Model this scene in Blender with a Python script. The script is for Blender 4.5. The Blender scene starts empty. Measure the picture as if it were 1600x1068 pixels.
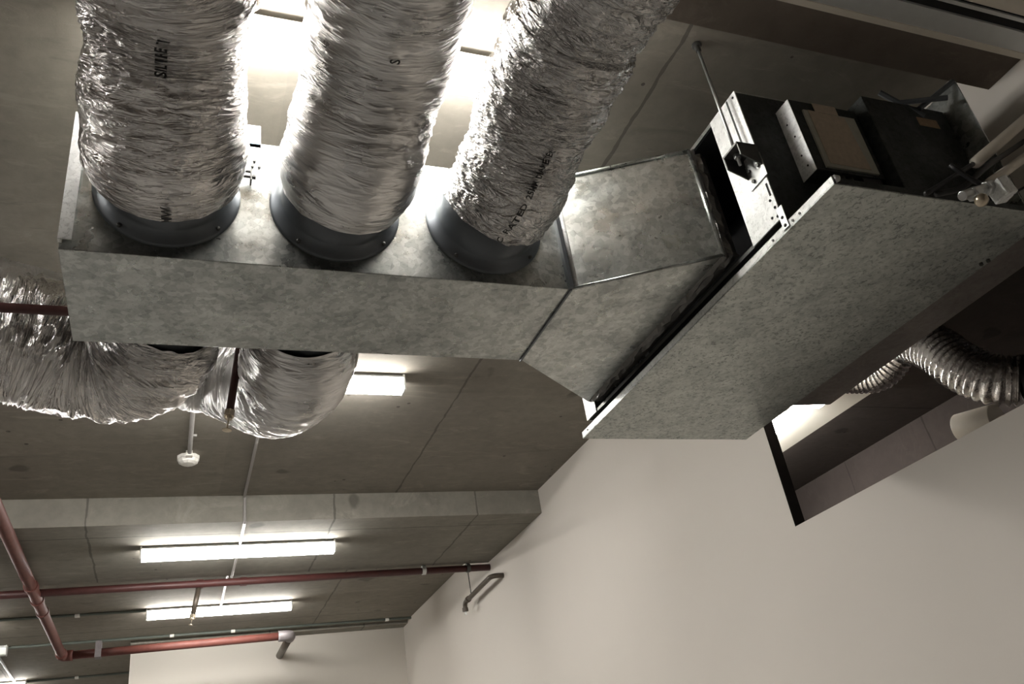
import bpy, bmesh, math, random
import numpy as np
from mathutils import Vector, Matrix
from math import pi, sin, cos, radians

random.seed(7)
S = bpy.context.scene
COL = S.collection

# ------------------------------------------------------------------ camera
# world: x right along the battens, y away from the viewer, z up; eye at the origin,
# floor 1.5 m below the eye, slab soffit 2.0 m above it
CAMX = Vector((0.92983963, -0.33802664, -0.14538315))
CAMY = -Vector((0.04768779, 0.50246975, -0.86327865))
CAMZ = -Vector((0.36486182, 0.79577769, 0.48333603))
cd = bpy.data.cameras.new('camera')
cd.sensor_width = 36.0
cd.lens = 1302.8 * 36.0 / 1600.0
cd.clip_start = 0.05
cam = bpy.data.objects.new('camera', cd)
COL.objects.link(cam)
cam.matrix_world = Matrix((CAMX, CAMY, CAMZ)).transposed().to_4x4()
S.camera = cam

# ------------------------------------------------------------------ world, exposure
w = bpy.data.worlds.new('world'); S.world = w; w.use_nodes = True
w.node_tree.nodes['Background'].inputs[0].default_value = (1.0, 0.93, 0.84, 1)
w.node_tree.nodes['Background'].inputs[1].default_value = 0.02
S.view_settings.view_transform = 'Standard'
S.view_settings.look = 'None'
S.view_settings.exposure = 2.5
S.view_settings.gamma = 1.0
S.view_settings.use_curve_mapping = False
TUBE = 11.0          # radiance of a lit diffuser

# ------------------------------------------------------------------ materials
class NT:
    def __init__(s, name):
        s.m = bpy.data.materials.new(name); s.m.use_nodes = True
        s.t = s.m.node_tree; s.b = s.t.nodes['Principled BSDF']
        s.co = s.t.nodes.new('ShaderNodeTexCoord')
    def n(s, typ, **kw):
        x = s.t.nodes.new(typ)
        for k, v in kw.items():
            if k in x.inputs.keys(): x.inputs[k].default_value = v
            else: setattr(x, k, v)
        return x
    def l(s, a, b): s.t.links.new(a, b)
    def map(s, src, scale=(1, 1, 1), loc=(0, 0, 0), rot=(0, 0, 0)):
        m = s.n('ShaderNodeMapping'); m.inputs['Scale'].default_value = scale
        m.inputs['Location'].default_value = loc; m.inputs['Rotation'].default_value = rot
        s.l(src, m.inputs[0]); return m.outputs[0]
    def noise(s, vec, scale, detail=4, rough=0.55, dist=0.0):
        x = s.n('ShaderNodeTexNoise'); x.inputs['Scale'].default_value = scale
        x.inputs['Detail'].default_value = detail; x.inputs['Roughness'].default_value = rough
        x.inputs['Distortion'].default_value = dist
        s.l(vec, x.inputs['Vector']); return x.outputs['Fac']
    def ramp(s, fac, stops):
        r = s.n('ShaderNodeValToRGB'); e = r.color_ramp.elements
        while len(e) < len(stops): e.new(0.5)
        for i, (p, c) in enumerate(stops):
            e[i].position = p
            e[i].color = (c, c, c, 1) if isinstance(c, (int, float)) else (*c, 1)
        s.l(fac, r.inputs[0]); return r.outputs[0]
    def mix(s, fac, a, b, typ='MIX'):
        x = s.n('ShaderNodeMixRGB', blend_type=typ)
        for i, v in ((0, fac), (1, a), (2, b)):
            if hasattr(v, 'default_value') or hasattr(v, 'is_linked'): s.l(v, x.inputs[i])
            else: x.inputs[i].default_value = v if i == 0 else (*v, 1)
        return x.outputs[0]
    def math(s, op, a, b=0.0, c=None):
        x = s.n('ShaderNodeMath', operation=op)
        for i, v in enumerate((a, b, c)):
            if v is None: continue
            if isinstance(v, (int, float)): x.inputs[i].default_value = v
            else: s.l(v, x.inputs[i])
        return x.outputs[0]
    def bump(s, h, strength, dist):
        x = s.n('ShaderNodeBump'); x.inputs['Strength'].default_value = strength
        x.inputs['Distance'].default_value = dist; s.l(h, x.inputs['Height'])
        s.l(x.outputs[0], s.b.inputs['Normal']); return x
    def set(s, **kw):
        for k, v in kw.items():
            k = {'base': 'Base Color', 'metal': 'Metallic', 'rough': 'Roughness', 'spec': 'Specular IOR Level'}[k]
            if isinstance(v, tuple): s.b.inputs[k].default_value = (*v, 1)
            elif isinstance(v, (int, float)): s.b.inputs[k].default_value = v
            else: s.l(v, s.b.inputs[k])

def plain(name, col, rough=0.5, metal=0.0, var=0.12, scale=30.0, bump=0.0):
    k = NT(name); P = k.co.outputs['Object']
    f = k.noise(P, scale, 4)
    k.set(base=k.mix(f, tuple(c * (1 - var) for c in col), tuple(min(1, c * (1 + var)) for c in col)), rough=rough, metal=metal)
    if bump: k.bump(k.noise(P, scale * 2, 3), bump, 0.002)
    return k.m

def concrete(name, lo, hi, seams_x=(), seams_y=(), split=None):
    k = NT(name); P = k.co.outputs['Object']
    big = k.ramp(k.noise(P, 0.8, 5, 0.6, 0.4), [(0.3, 0), (0.7, 1)])
    fine = k.noise(P, 14, 6, 0.65)
    c = k.mix(big, lo, hi)
    c = k.mix(k.ramp(fine, [(0.35, 0.22), (0.6, 0.0)]), c, tuple(v * 0.55 for v in lo))
    st = k.noise(k.map(P, (1.2, 5.0, 1), (3, 1, 0)), 1.6, 5, 0.7, 0.9)
    c = k.mix(k.ramp(st, [(0.6, 0.0), (0.72, 0.38)]), c, tuple(v * 0.5 for v in lo))
    bl = k.noise(P, 3.1, 2, 0.5)
    c = k.mix(k.ramp(bl, [(0.70, 0.0), (0.735, 0.6)]), c, tuple(v * 0.42 for v in lo))
    pit = k.n('ShaderNodeTexVoronoi'); pit.inputs['Scale'].default_value = 7.0; k.l(k.map(P, (1, 1, 1), (0.3, 0.7, 0.2)), pit.inputs['Vector'])
    pg = k.math('GREATER_THAN', k.noise(P, 1.7, 2), 0.54)
    c = k.mix(k.math('MULTIPLY', k.math('MULTIPLY', k.math('LESS_THAN', pit.outputs['Distance'], 0.075), pg), 0.75), c, tuple(v * 0.22 for v in lo))
    sm = k.noise(k.map(P, (2.5, 9, 4), (8, 2, 1), (0, 0, 0.5)), 1.0, 6, 0.75, 1.4)
    c = k.mix(k.ramp(sm, [(0.55, 0.0), (0.7, 0.45)]), c, tuple(min(1, v * 1.35) for v in hi))
    sx = k.n('ShaderNodeSeparateXYZ'); k.l(P, sx.inputs[0])
    wob = k.math('MULTIPLY', k.math('SUBTRACT', k.noise(P, 5, 4), 0.5), 0.035)
    wid = k.math('MULTIPLY', k.noise(P, 9, 3), 0.013)
    if split is not None:
        g = k.math('GREATER_THAN', k.math('ADD', sx.outputs[0], wob), split)
        c = k.mix(k.math('MULTIPLY', g, 0.16), c, (lo[0] * 0.75, lo[1] * 0.76, lo[2] * 0.84))
    for ax, vals in ((0, seams_x), (1, seams_y)):
        for v in vals:
            d = k.math('ABSOLUTE', k.math('SUBTRACT', k.math('ADD', sx.outputs[ax], wob), v))
            c = k.mix(k.math('MULTIPLY', k.math('LESS_THAN', d, wid), 0.62), c, tuple(q * 0.35 for q in lo))
    k.set(base=c, rough=0.9, spec=0.25)
    k.bump(fine, 0.35, 0.004)
    return k.m

def galv(name, lo, hi, fleck=0.5, rough=(0.34, 0.55), metal=0.85, fl_scale=70, warm=0.0):
    k = NT(name); P = k.co.outputs['Object']
    a = k.noise(P, 7, 3, 0.6, 0.3)
    v = k.n('ShaderNodeTexVoronoi'); v.inputs['Scale'].default_value = 60; k.l(P, v.inputs['Vector'])
    sp = k.n('ShaderNodeSeparateColor'); k.l(v.outputs['Color'], sp.inputs[0])
    f = k.math('ADD', k.math('MULTIPLY', a, 0.8), k.math('MULTIPLY', sp.outputs[0], 0.25))
    c = k.mix(k.ramp(f, [(0.3, 0), (0.72, 1)]), lo, hi)
    fn = k.noise(k.map(P, (1, 1.0, 1), (2, 5, 1), (0.3, 0.2, 0.6)), fl_scale, 4, 0.7, 0.6)
    gate = k.ramp(k.noise(P, 5, 3, 0.6), [(0.35, 0.5), (0.62, 1)])
    fl = k.math('MULTIPLY', k.ramp(fn, [(0.54, 0), (0.59, 1)]), k.math('MULTIPLY', gate, fleck))
    c = k.mix(fl, c, tuple(q * 0.2 for q in lo))
    r = k.ramp(k.noise(P, 11, 4), [(0.3, rough[0]), (0.7, rough[1])])
    k.set(base=c, metal=metal, rough=r)
    k.bump(k.noise(P, 3.0, 2), 0.12, 0.02)
    return k.m

def foil(name, base=(0.76, 0.74, 0.725), rough=0.20, sx=3.4, sy=50, strength=0.7, dist=0.012):
    """crinkled aluminium foil: sharp ridged creases, stretched around the sleeve, over faceted patches"""
    k = NT(name); U = k.co.outputs['UV']
    def ridge(sc, rot, loc, dst):
        n = k.noise(k.map(U, sc, loc, (0, 0, rot)), 1.0, 3, 0.6, dst)
        return k.math('POWER', k.math('SUBTRACT', 1.0, k.math('MULTIPLY', k.math('ABSOLUTE', k.math('SUBTRACT', n, 0.5)), 2.6)), 3.0)
    h1 = ridge((sx, sy * 0.55, 1), 0.22, (0, 0, 0), 0.7)
    h2 = ridge((sx * 2.2, sy * 1.1, 1), -0.28, (7, 3, 0), 1.0)
    h3 = ridge((sx * 6, sy * 1.9, 1), 0.5, (2, 9, 0), 1.2)
    v = k.n('ShaderNodeTexVoronoi'); v.inputs['Scale'].default_value = 1.0
    k.l(k.map(U, (sx * 4.0, sy * 0.7, 1), (1, 1, 0), (0, 0, 0.4)), v.inputs['Vector'])
    h = k.math('ADD', k.math('ADD', h1, k.math('MULTIPLY', h2, 0.40)), k.math('ADD', k.math('MULTIPLY', h3, 0.08), k.math('MULTIPLY', v.outputs['Distance'], 0.12)))
    tint = k.noise(k.map(U, (5, 9, 1)), 1.0, 4, 0.6)
    c = k.mix(k.ramp(tint, [(0.3, 0), (0.7, 1)]), tuple(q * 0.72 for q in base), tuple(min(1, q * 1.12) for q in base))
    k.set(base=c, metal=1.0, rough=k.ramp(tint, [(0.3, rough), (0.7, rough + 0.12)]))
    k.bump(h, strength, dist)
    return k.m

def emit(name, col, strength):
    k = NT(name)
    k.b.inputs['Base Color'].default_value = (0.8, 0.8, 0.8, 1)
    k.b.inputs['Emission Color'].default_value = (*col, 1)
    k.b.inputs['Emission Strength'].default_value = strength
    return k.m

M = {}
M['slab'] = concrete('slab_concrete', (0.190, 0.172, 0.142), (0.285, 0.262, 0.222), (1.405, -1.6), (3.1, 8.9), split=0.25)
M['beam'] = concrete('beam_concrete', (0.185, 0.172, 0.145), (0.275, 0.260, 0.225), (1.98, 0.98, -0.5), (5.60,))
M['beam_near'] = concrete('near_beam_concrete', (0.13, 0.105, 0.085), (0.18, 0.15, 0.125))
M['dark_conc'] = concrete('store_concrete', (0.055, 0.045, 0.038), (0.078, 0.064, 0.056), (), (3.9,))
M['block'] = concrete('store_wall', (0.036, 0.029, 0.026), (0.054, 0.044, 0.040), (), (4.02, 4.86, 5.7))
M['paint'] = plain('cream_wall_paint', (0.70, 0.655, 0.595), 0.75, 0, 0.035, 1.3)
M['paint_back'] = plain('grey_wall_paint', (0.60, 0.565, 0.505), 0.75, 0, 0.03, 2)
M['white_ceil'] = plain('white_store_ceiling', (0.82, 0.78, 0.68), 0.8, 0, 0.03, 3)
M['floor'] = plain('floor_concrete', (0.26, 0.25, 0.235), 0.6, 0, 0.15, 2)
M['jamb'] = plain('raw_jamb', (0.035, 0.028, 0.025), 0.9, 0, 0.3, 20)
M['galv'] = galv('galvanised_plenum', (0.30, 0.315, 0.30), (0.60, 0.62, 0.595), 0.22, (0.22, 0.42), 0.92, 95)
M['galv_tray'] = galv('galvanised_tray', (0.36, 0.38, 0.36), (0.56, 0.585, 0.55), 0.62, (0.36, 0.5), 0.75, 72)
M['galv_bright'] = galv('lit_galvanised', (0.62, 0.63, 0.62), (0.84, 0.85, 0.84), 0.35, (0.4, 0.55), 0.3, 90)  # lamp light on the left-facing metal is put into this pale colour
M['galv_dark'] = galv('shaded_galvanised', (0.035, 0.04, 0.038), (0.07, 0.075, 0.072), 0.4, (0.5, 0.7), 0.6)  # darker copy of the galvanised metal, shade put into its colour
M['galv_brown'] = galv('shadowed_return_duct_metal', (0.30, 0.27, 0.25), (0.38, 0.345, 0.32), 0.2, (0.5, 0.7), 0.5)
M['foil'] = foil('crinkled_foil')
M['foil2'] = foil('rough_crumpled_foil', (0.72, 0.71, 0.70), 0.18, 5.5, 46, 0.8, 0.013)
M['foil_smooth'] = foil('smooth_foil', (0.70, 0.69, 0.68), 0.24, 3.0, 36, 0.45, 0.010)
M['flex'] = foil('bare_aluminium_flex', (0.92, 0.88, 0.86), 0.2, 10, 90, 0.45, 0.003)
M['collar'] = plain('grey_collar_metal', (0.115, 0.125, 0.135), 0.38, 0.7, 0.1, 20)
M['black'] = plain('black_lining', (0.012, 0.012, 0.013), 0.85, 0, 0.3, 40)
M['blackrub'] = plain('black_rubber', (0.015, 0.015, 0.016), 0.5, 0, 0.2, 40)
M['canvas'] = plain('grey_canvas_joint', (0.16, 0.155, 0.145), 0.45, 0.4, 0.4, 40, 0.6)
M['steel'] = plain('zinc_steel', (0.55, 0.56, 0.55), 0.35, 0.9, 0.1, 60)
M['dark_steel'] = plain('dark_steel', (0.10, 0.10, 0.095), 0.45, 0.8, 0.3, 60)
M['red'] = plain('red_sprinkler_paint', (0.115, 0.034, 0.025), 0.6, 0, 0.35, 22)
M['red_dark'] = plain('dark_red_pipe_paint', (0.060, 0.017, 0.015), 0.5, 0, 0.3, 22)
M['fit'] = plain('grey_pipe_fitting', (0.22, 0.20, 0.205), 0.5, 0.3, 0.2, 40)
M['brown_pipe'] = plain('bronze_pipe', (0.075, 0.06, 0.045), 0.4, 0.3, 0.3, 40)
M['brass'] = plain('brass_head', (0.60, 0.52, 0.40), 0.3, 0.9, 0.3, 60)
M['conduit'] = plain('grey_conduit_plastic', (0.30, 0.285, 0.27), 0.45, 0, 0.1, 30)
M['conduit_g'] = plain('green_grey_conduit', (0.10, 0.115, 0.098), 0.5, 0, 0.1, 30)
M['white'] = plain('white_plastic', (0.80, 0.78, 0.73), 0.4, 0, 0.04, 30)
M['pvc'] = plain('cream_pvc', (0.78, 0.72, 0.62), 0.35, 0, 0.08, 20)
M['label'] = plain('aged_paper_label', (0.52, 0.43, 0.33), 0.7, 0, 0.25, 60)
M['panel'] = plain('grey_cover_panel', (0.46, 0.46, 0.39), 0.5, 0.2, 0.15, 50)
M['orange'] = plain('orange_label', (0.30, 0.20, 0.12), 0.6, 0, 0.4, 150)
M['blue'] = plain('pale_blue_label', (0.35, 0.62, 0.72), 0.6, 0, 0.35, 120)
M['ink'] = plain('black_ink', (0.012, 0.012, 0.012), 0.6, 0, 0.2, 40)
M['track'] = plain('grey_track_metal', (0.72, 0.73, 0.72), 0.45, 0.3, 0.06, 30)
M['cream'] = plain('cream_trim', (0.80, 0.74, 0.64), 0.6, 0, 0.06, 20)
M['housing'] = plain('batten_housing_white', (0.75, 0.75, 0.72), 0.4, 0, 0.03, 30)
M['lip'] = plain('grey_tray_lip', (0.55, 0.55, 0.53), 0.5, 0, 0.05, 30)
M['tube'] = emit('lit_diffuser', (1.0, 0.97, 0.925), TUBE)
M['tube_off'] = plain('unlit_diffuser', (0.78, 0.80, 0.74), 0.35, 0, 0.03, 30)

# ------------------------------------------------------------------ object helpers
ORG = {}
def link(o): COL.objects.link(o); return o

def root(name, loc, label, cat, group=None):
    o = bpy.data.objects.new(name, None); o.empty_display_size = 0.1
    o.location = loc; link(o); ORG[o.name] = Vector(loc)
    o['label'] = label; o['category'] = cat
    if group: o['group'] = group
    return o

def obj(name, bm, mat, parent=None, smooth=False, bevel=0.0, label=None, world=False):
    """bm is given in world coordinates and closed into one mesh object"""
    bmesh.ops.recalc_face_normals(bm, faces=bm.faces[:])
    if parent is not None: off = ORG[parent.name]
    elif world: off = Vector((0, 0, 0))
    else:
        xs = [v.co for v in bm.verts]
        lo = Vector([min(c[i] for c in xs) for i in range(3)]); hi = Vector([max(c[i] for c in xs) for i in range(3)])
        off = (lo + hi) / 2; off.z = lo.z
    bmesh.ops.translate(bm, verts=bm.verts[:], vec=-off)
    me = bpy.data.meshes.new(name); bm.to_mesh(me); bm.free()
    me.materials.append(M[mat] if isinstance(mat, str) else mat)
    if smooth:
        me.polygons.foreach_set('use_smooth', [True] * len(me.polygons))
        me.update()
    o = bpy.data.objects.new(name, me); link(o)
    if parent is not None: o.parent = parent
    else: o.location = off
    ORG[o.name] = off.copy()
    if bevel:
        b = o.modifiers.new('bevel', 'BEVEL'); b.width = bevel; b.segments = 2; b.limit_method = 'ANGLE'
    if label: o['label'] = label
    return o

def tag(o, label, cat, group=None, kind=None):
    o['label'] = label; o['category'] = cat
    if group: o['group'] = group
    if kind: o['kind'] = kind
    return o

def struct(name, bm, mat, label=None, cat=None):
    o = obj(name, bm, mat, world=True); o['kind'] = 'structure'
    if label: o['label'] = label
    if cat: o['category'] = cat
    return o

def B(): return bmesh.new()

def box(bm, lo, hi):
    (x0, y0, z0), (x1, y1, z1) = lo, hi
    v = [bm.verts.new(p) for p in ((x0, y0, z0), (x1, y0, z0), (x1, y1, z0), (x0, y1, z0), (x0, y0, z1), (x1, y0, z1), (x1, y1, z1), (x0, y1, z1))]
    for f in ((0, 3, 2, 1), (4, 5, 6, 7), (0, 1, 5, 4), (1, 2, 6, 5), (2, 3, 7, 6), (3, 0, 4, 7)):
        bm.faces.new([v[i] for i in f])
    return bm

def hexa(bm, pts):
    v = [bm.verts.new(p) for p in pts]
    for f in ((0, 3, 2, 1), (4, 5, 6, 7), (0, 1, 5, 4), (1, 2, 6, 5), (2, 3, 7, 6), (3, 0, 4, 7)):
        bm.faces.new([v[i] for i in f])
    return bm

def ring_frame(t, ref=Vector((0, 0, 1))):
    t = t.normalized()
    if abs(t.dot(ref)) > 0.95: ref = Vector((0, 1, 0))
    n = (ref - t * ref.dot(t)).normalized()
    return n, t.cross(n)

def cyl(bm, p, q, r0, r1=None, seg=20, caps=True):
    p, q = Vector(p), Vector(q); r1 = r0 if r1 is None else r1
    n, b = ring_frame(q - p); R = []
    for c, r in ((p, r0), (q, r1)):
        R.append([bm.verts.new(c + (n * cos(a) + b * sin(a)) * r) for a in (2 * pi * i / seg for i in range(seg))])
    for i in range(seg): bm.faces.new((R[0][i], R[0][(i + 1) % seg], R[1][(i + 1) % seg], R[1][i]))
    if caps: bm.faces.new(R[0][::-1]); bm.faces.new(R[1])
    return bm

def lathe(bm, o, ax, prof, seg=48, cap=False):
    """prof = [(distance along ax, radius)]"""
    o = Vector(o); ax = Vector(ax).normalized(); n, b = ring_frame(ax); R = []
    for d, r in prof:
        R.append([bm.verts.new(o + ax * d + (n * cos(a) + b * sin(a)) * r) for a in (2 * pi * i / seg for i in range(seg))])
    for j in range(len(R) - 1):
        for i in range(seg): bm.faces.new((R[j][i], R[j][(i + 1) % seg], R[j + 1][(i + 1) % seg], R[j + 1][i]))
    if cap: bm.faces.new(R[0][::-1]); bm.faces.new(R[-1])
    return bm

def spline(pts, step=0.02):
    P = [np.array(p, float) for p in pts]
    P = [2 * P[0] - P[1]] + P + [2 * P[-1] - P[-2]]
    out = []
    for i in range(1, len(P) - 2):
        a, b, c, d = P[i - 1:i + 3]
        n = max(2, int(np.linalg.norm(c - b) / step))
        for k in range(n):
            t = k / n
            out.append(0.5 * (2 * b + (c - a) * t + (2 * a - 5 * b + 4 * c - d) * t * t + (3 * b - a - 3 * c + d) * t ** 3))
    out.append(P[-2]); out = np.array(out)
    L = np.concatenate([[0], np.cumsum(np.linalg.norm(np.diff(out, axis=0), axis=1))])
    s = np.linspace(0, L[-1], max(3, int(L[-1] / step) + 1))
    return np.stack([np.interp(s, L, out[:, k]) for k in range(3)], 1), s

def tube(bm, pts, r, seg=14, step=0.02, caps=True, straight=False):
    C = np.array(pts, float) if straight else spline(pts, step)[0]
    rings = []; nn = None
    for i in range(len(C)):
        t = Vector(C[min(i + 1, len(C) - 1)] - C[max(i - 1, 0)]).normalized()
        if nn is None: nn = ring_frame(t)[0]
        nn = (nn - t * nn.dot(t)).normalized(); b = t.cross(nn)
        rings.append([bm.verts.new(Vector(C[i]) + (nn * cos(a) + b * sin(a)) * r) for a in (2 * pi * k / seg for k in range(seg))])
    for j in range(len(rings) - 1):
        for i in range(seg): bm.faces.new((rings[j][i], rings[j][(i + 1) % seg], rings[j + 1][(i + 1) % seg], rings[j + 1][i]))
    if caps: bm.faces.new(rings[0][::-1]); bm.faces.new(rings[-1])
    return bm

# --- gradient noise in numpy, for the crumpled foil geometry
_rng = np.random.RandomState(3)
_perm = np.concatenate([_rng.permutation(256)] * 3)
_g = _rng.normal(size=(256, 3)); _g /= np.linalg.norm(_g, axis=1)[:, None]
def pnoise(x, y, z):
    xi, yi, zi = (np.floor(a).astype(int) for a in (x, y, z))
    xf, yf, zf = x - xi, y - yi, z - zi
    u, v, w_ = (a * a * a * (a * (a * 6 - 15) + 10) for a in (xf, yf, zf))
    def gr(i, j, k):
        h = _perm[_perm[_perm[(xi + i) & 255] + ((yi + j) & 255)] + ((zi + k) & 255)] & 255
        G = _g[h]; return G[..., 0] * (xf - i) + G[..., 1] * (yf - j) + G[..., 2] * (zf - k)
    def lp(t, a, b): return a + t * (b - a)
    return lp(w_, lp(v, lp(u, gr(0, 0, 0), gr(1, 0, 0)), lp(u, gr(0, 1, 0), gr(1, 1, 0))),
              lp(v, lp(u, gr(0, 0, 1), gr(1, 0, 1)), lp(u, gr(0, 1, 1), gr(1, 1, 1))))

def duct_mesh(name, pts, rad, mat, parent=None, seed=0, twist=1.0, amp=1.0, seg=220, step=0.006, rib=None, cfreq=6.0, vfreq=34.0):
    """crinkled foil sleeve: a dense tube whose skin is creased in real geometry; returns object and surface lookup"""
    C, s = spline(pts, step); n = len(C)
    T = np.gradient(C, axis=0); T /= np.linalg.norm(T, axis=1)[:, None]
    N = np.zeros_like(C); ref = np.array([0, 0, 1.0])
    cur = ref - T[0] * ref.dot(T[0])
    if np.linalg.norm(cur) < 0.1: cur = np.array([0, 1.0, 0])
    for i in range(n):
        cur = cur - T[i] * cur.dot(T[i]); cur /= np.linalg.norm(cur); N[i] = cur
    Bn = np.cross(T, N)
    th = np.linspace(0, 2 * pi, seg, endpoint=False)
    r = np.array([rad(v, s[-1]) for v in s]) if callable(rad) else np.full(n, rad)
    V, TH = np.meshgrid(s, th, indexing='ij'); R = np.repeat(r[:, None], seg, 1)
    if rib:
        d = rib[1] * np.cos(2 * pi * V / rib[0] + TH) + 0.0018 * pnoise(np.cos(TH) * 6 + seed, np.sin(TH) * 6, V * 50)
    else:
        def field(tw, cf, vf, sd):
            a = TH + tw * V
            return pnoise(np.cos(a) * R * cf + sd, np.sin(a) * R * cf + sd * 2.3, V * vf + sd * 1.7)
        f1 = field(twist, cfreq * 0.55, vfreq * 0.35, seed + 1.3)
        wv = field(0.5, 5, 5, seed + 9.1)                      # warp
        a = TH + twist * V * 1.4 + wv * 0.5
        f2 = pnoise(np.cos(a) * R * cfreq + seed, np.sin(a) * R * cfreq, (V + 0.05 * wv) * vfreq + seed * 1.1)
        a = TH - twist * V * 1.1 + wv * 0.8
        f3 = pnoise(np.cos(a) * R * cfreq * 2.0 + seed, np.sin(a) * R * cfreq * 2.0 + 4, (V + 0.06 * wv) * vfreq * 1.9 + seed)
        f4 = field(0.2, 4.0, 4.0, seed + 20)
        gate = np.clip(0.75 + 1.5 * f4, 0.35, 1.5)
        d = 0.010 * f4 + 0.014 * f1 + gate * (-0.030 * np.abs(f2) - 0.022 * np.abs(f3)) + 0.011
        d = d * amp
    RR = R + d
    X = C[:, None, :] + (N[:, None, :] * np.cos(TH)[..., None] + Bn[:, None, :] * np.sin(TH)[..., None]) * RR[..., None]
    off = ORG[parent.name] if parent is not None else Vector((C[:, 0].mean(), C[:, 1].mean(), X[..., 2].min()))
    co = X.reshape(-1, 3) - np.array(off)
    i = np.arange(n - 1)[:, None] * seg; j = np.arange(seg)[None, :]; j2 = (j + 1) % seg
    F = np.stack([i + j, i + j2, i + seg + j2, i + seg + j], -1).reshape(-1, 4)
    me = bpy.data.meshes.new(name)
    me.vertices.add(len(co)); me.vertices.foreach_set('co', co.ravel())
    me.loops.add(F.size); me.loops.foreach_set('vertex_index', F.ravel())
    me.polygons.add(len(F)); me.polygons.foreach_set('loop_start', np.arange(len(F)) * 4)
    me.polygons.foreach_set('loop_total', np.full(len(F), 4))
    uv = me.uv_layers.new(name='UVMap')
    U = np.zeros((n, seg + 1, 2)); U[..., 0] = np.linspace(0, 1.2, seg + 1)[None]; U[..., 1] = s[:, None]
    ii = np.repeat(np.arange(n - 1), seg); jj = np.tile(np.arange(seg), n - 1)
    q = np.stack([U[ii, jj], U[ii, jj + 1], U[ii + 1, jj + 1], U[ii + 1, jj]], 1)
    uv.data.foreach_set('uv', q.ravel())
    me.update(calc_edges=True); me.validate()
    me.polygons.foreach_set('use_smooth', [True] * len(me.polygons))
    me.materials.append(M[mat])
    o = bpy.data.objects.new(name, me); link(o)
    if parent is not None: o.parent = parent
    else: o.location = off
    ORG[o.name] = Vector(off)
    def surf(v, t, lift=0.007):
        """point on the creased skin at length v and angle t"""
        fi = np.clip(v / s[-1] * (n - 1), 0, n - 1.001); a = int(fi); t = t % (2 * pi)
        fj = t / (2 * pi) * seg; b = int(fj) % seg
        w1, w2 = fi - a, fj - int(fj)
        g = lambda p, q_: X[p, q_ % seg]
        p = (g(a, b) * (1 - w2) + g(a, b + 1) * w2) * (1 - w1) + (g(a + 1, b) * (1 - w2) + g(a + 1, b + 1) * w2) * w1
        c = C[a]; d_ = p - c; return p + d_ / np.linalg.norm(d_) * lift
    def facing(v, d):
        a = int(np.clip(v / s[-1] * (n - 1), 0, n - 1)); d = np.array(d, float)
        return math.atan2(d.dot(Bn[a]), d.dot(N[a])), r[a]
    return o, surf, facing

def text_mesh(body, size):
    c = bpy.data.curves.new('t', 'FONT'); c.body = body; c.size = size; c.resolution_u = 2; c.offset = size * 0.022
    o = bpy.data.objects.new('t', c); link(o)
    dg = bpy.context.evaluated_depsgraph_get(); dg.update()
    me = bpy.data.meshes.new_from_object(o.evaluated_get(dg))
    bpy.data.objects.remove(o); bpy.data.curves.remove(c)
    return me

def print_on(duct, surf, facing, body, size, v0, ang, sgn=1, tilt=0.0):
    """lettering laid on the creased skin of a duct: runs along the duct, letters stand around it"""
    me = text_mesh(body, size)
    bm = B(); bm.from_mesh(me); bpy.data.meshes.remove(me)
    bmesh.ops.triangulate(bm, faces=bm.faces[:])
    bmesh.ops.subdivide_edges(bm, edges=[e for e in bm.edges if e.calc_length() > 0.006], cuts=2)
    off = ORG[duct.name]
    for v in bm.verts:
        t0, r = facing(v0 + v.co.x, ang)
        p = surf(v0 + v.co.x, t0 + sgn * (v.co.y + tilt * v.co.x) / r)
        v.co = Vector(p) - off
    m = bpy.data.meshes.new('printed_lettering'); bm.to_mesh(m); bm.free(); m.materials.append(M['ink'])
    o = bpy.data.objects.new('printed_lettering', m); link(o); o.parent = duct; ORG[o.name] = off
    o['label'] = 'black printed lettering'
    return o

# ================================================================== THE SETTING
FZ, CZ = -1.5, 2.0
XW = 2.47
bm = B(); box(bm, (-7, -4, FZ - 0.1), (XW + 0.06, 16, FZ)); struct('floor', bm, 'floor')
bm = B(); box(bm, (-7, -4, CZ), (XW + 0.06, 16, CZ + 0.2)); struct('ceiling', bm, 'slab')
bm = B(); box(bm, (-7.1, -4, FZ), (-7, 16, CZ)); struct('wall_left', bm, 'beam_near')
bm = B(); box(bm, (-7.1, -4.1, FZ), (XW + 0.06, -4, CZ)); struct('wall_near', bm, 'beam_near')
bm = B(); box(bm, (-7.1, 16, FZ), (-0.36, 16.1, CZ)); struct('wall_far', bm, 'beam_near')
bm = B(); box(bm, (-0.36, 9.6, FZ), (XW, 9.75, CZ)); box(bm, (-0.36, 9.75, FZ), (-0.21, 16, CZ)); struct('wall_back', bm, 'paint_back')
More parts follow.
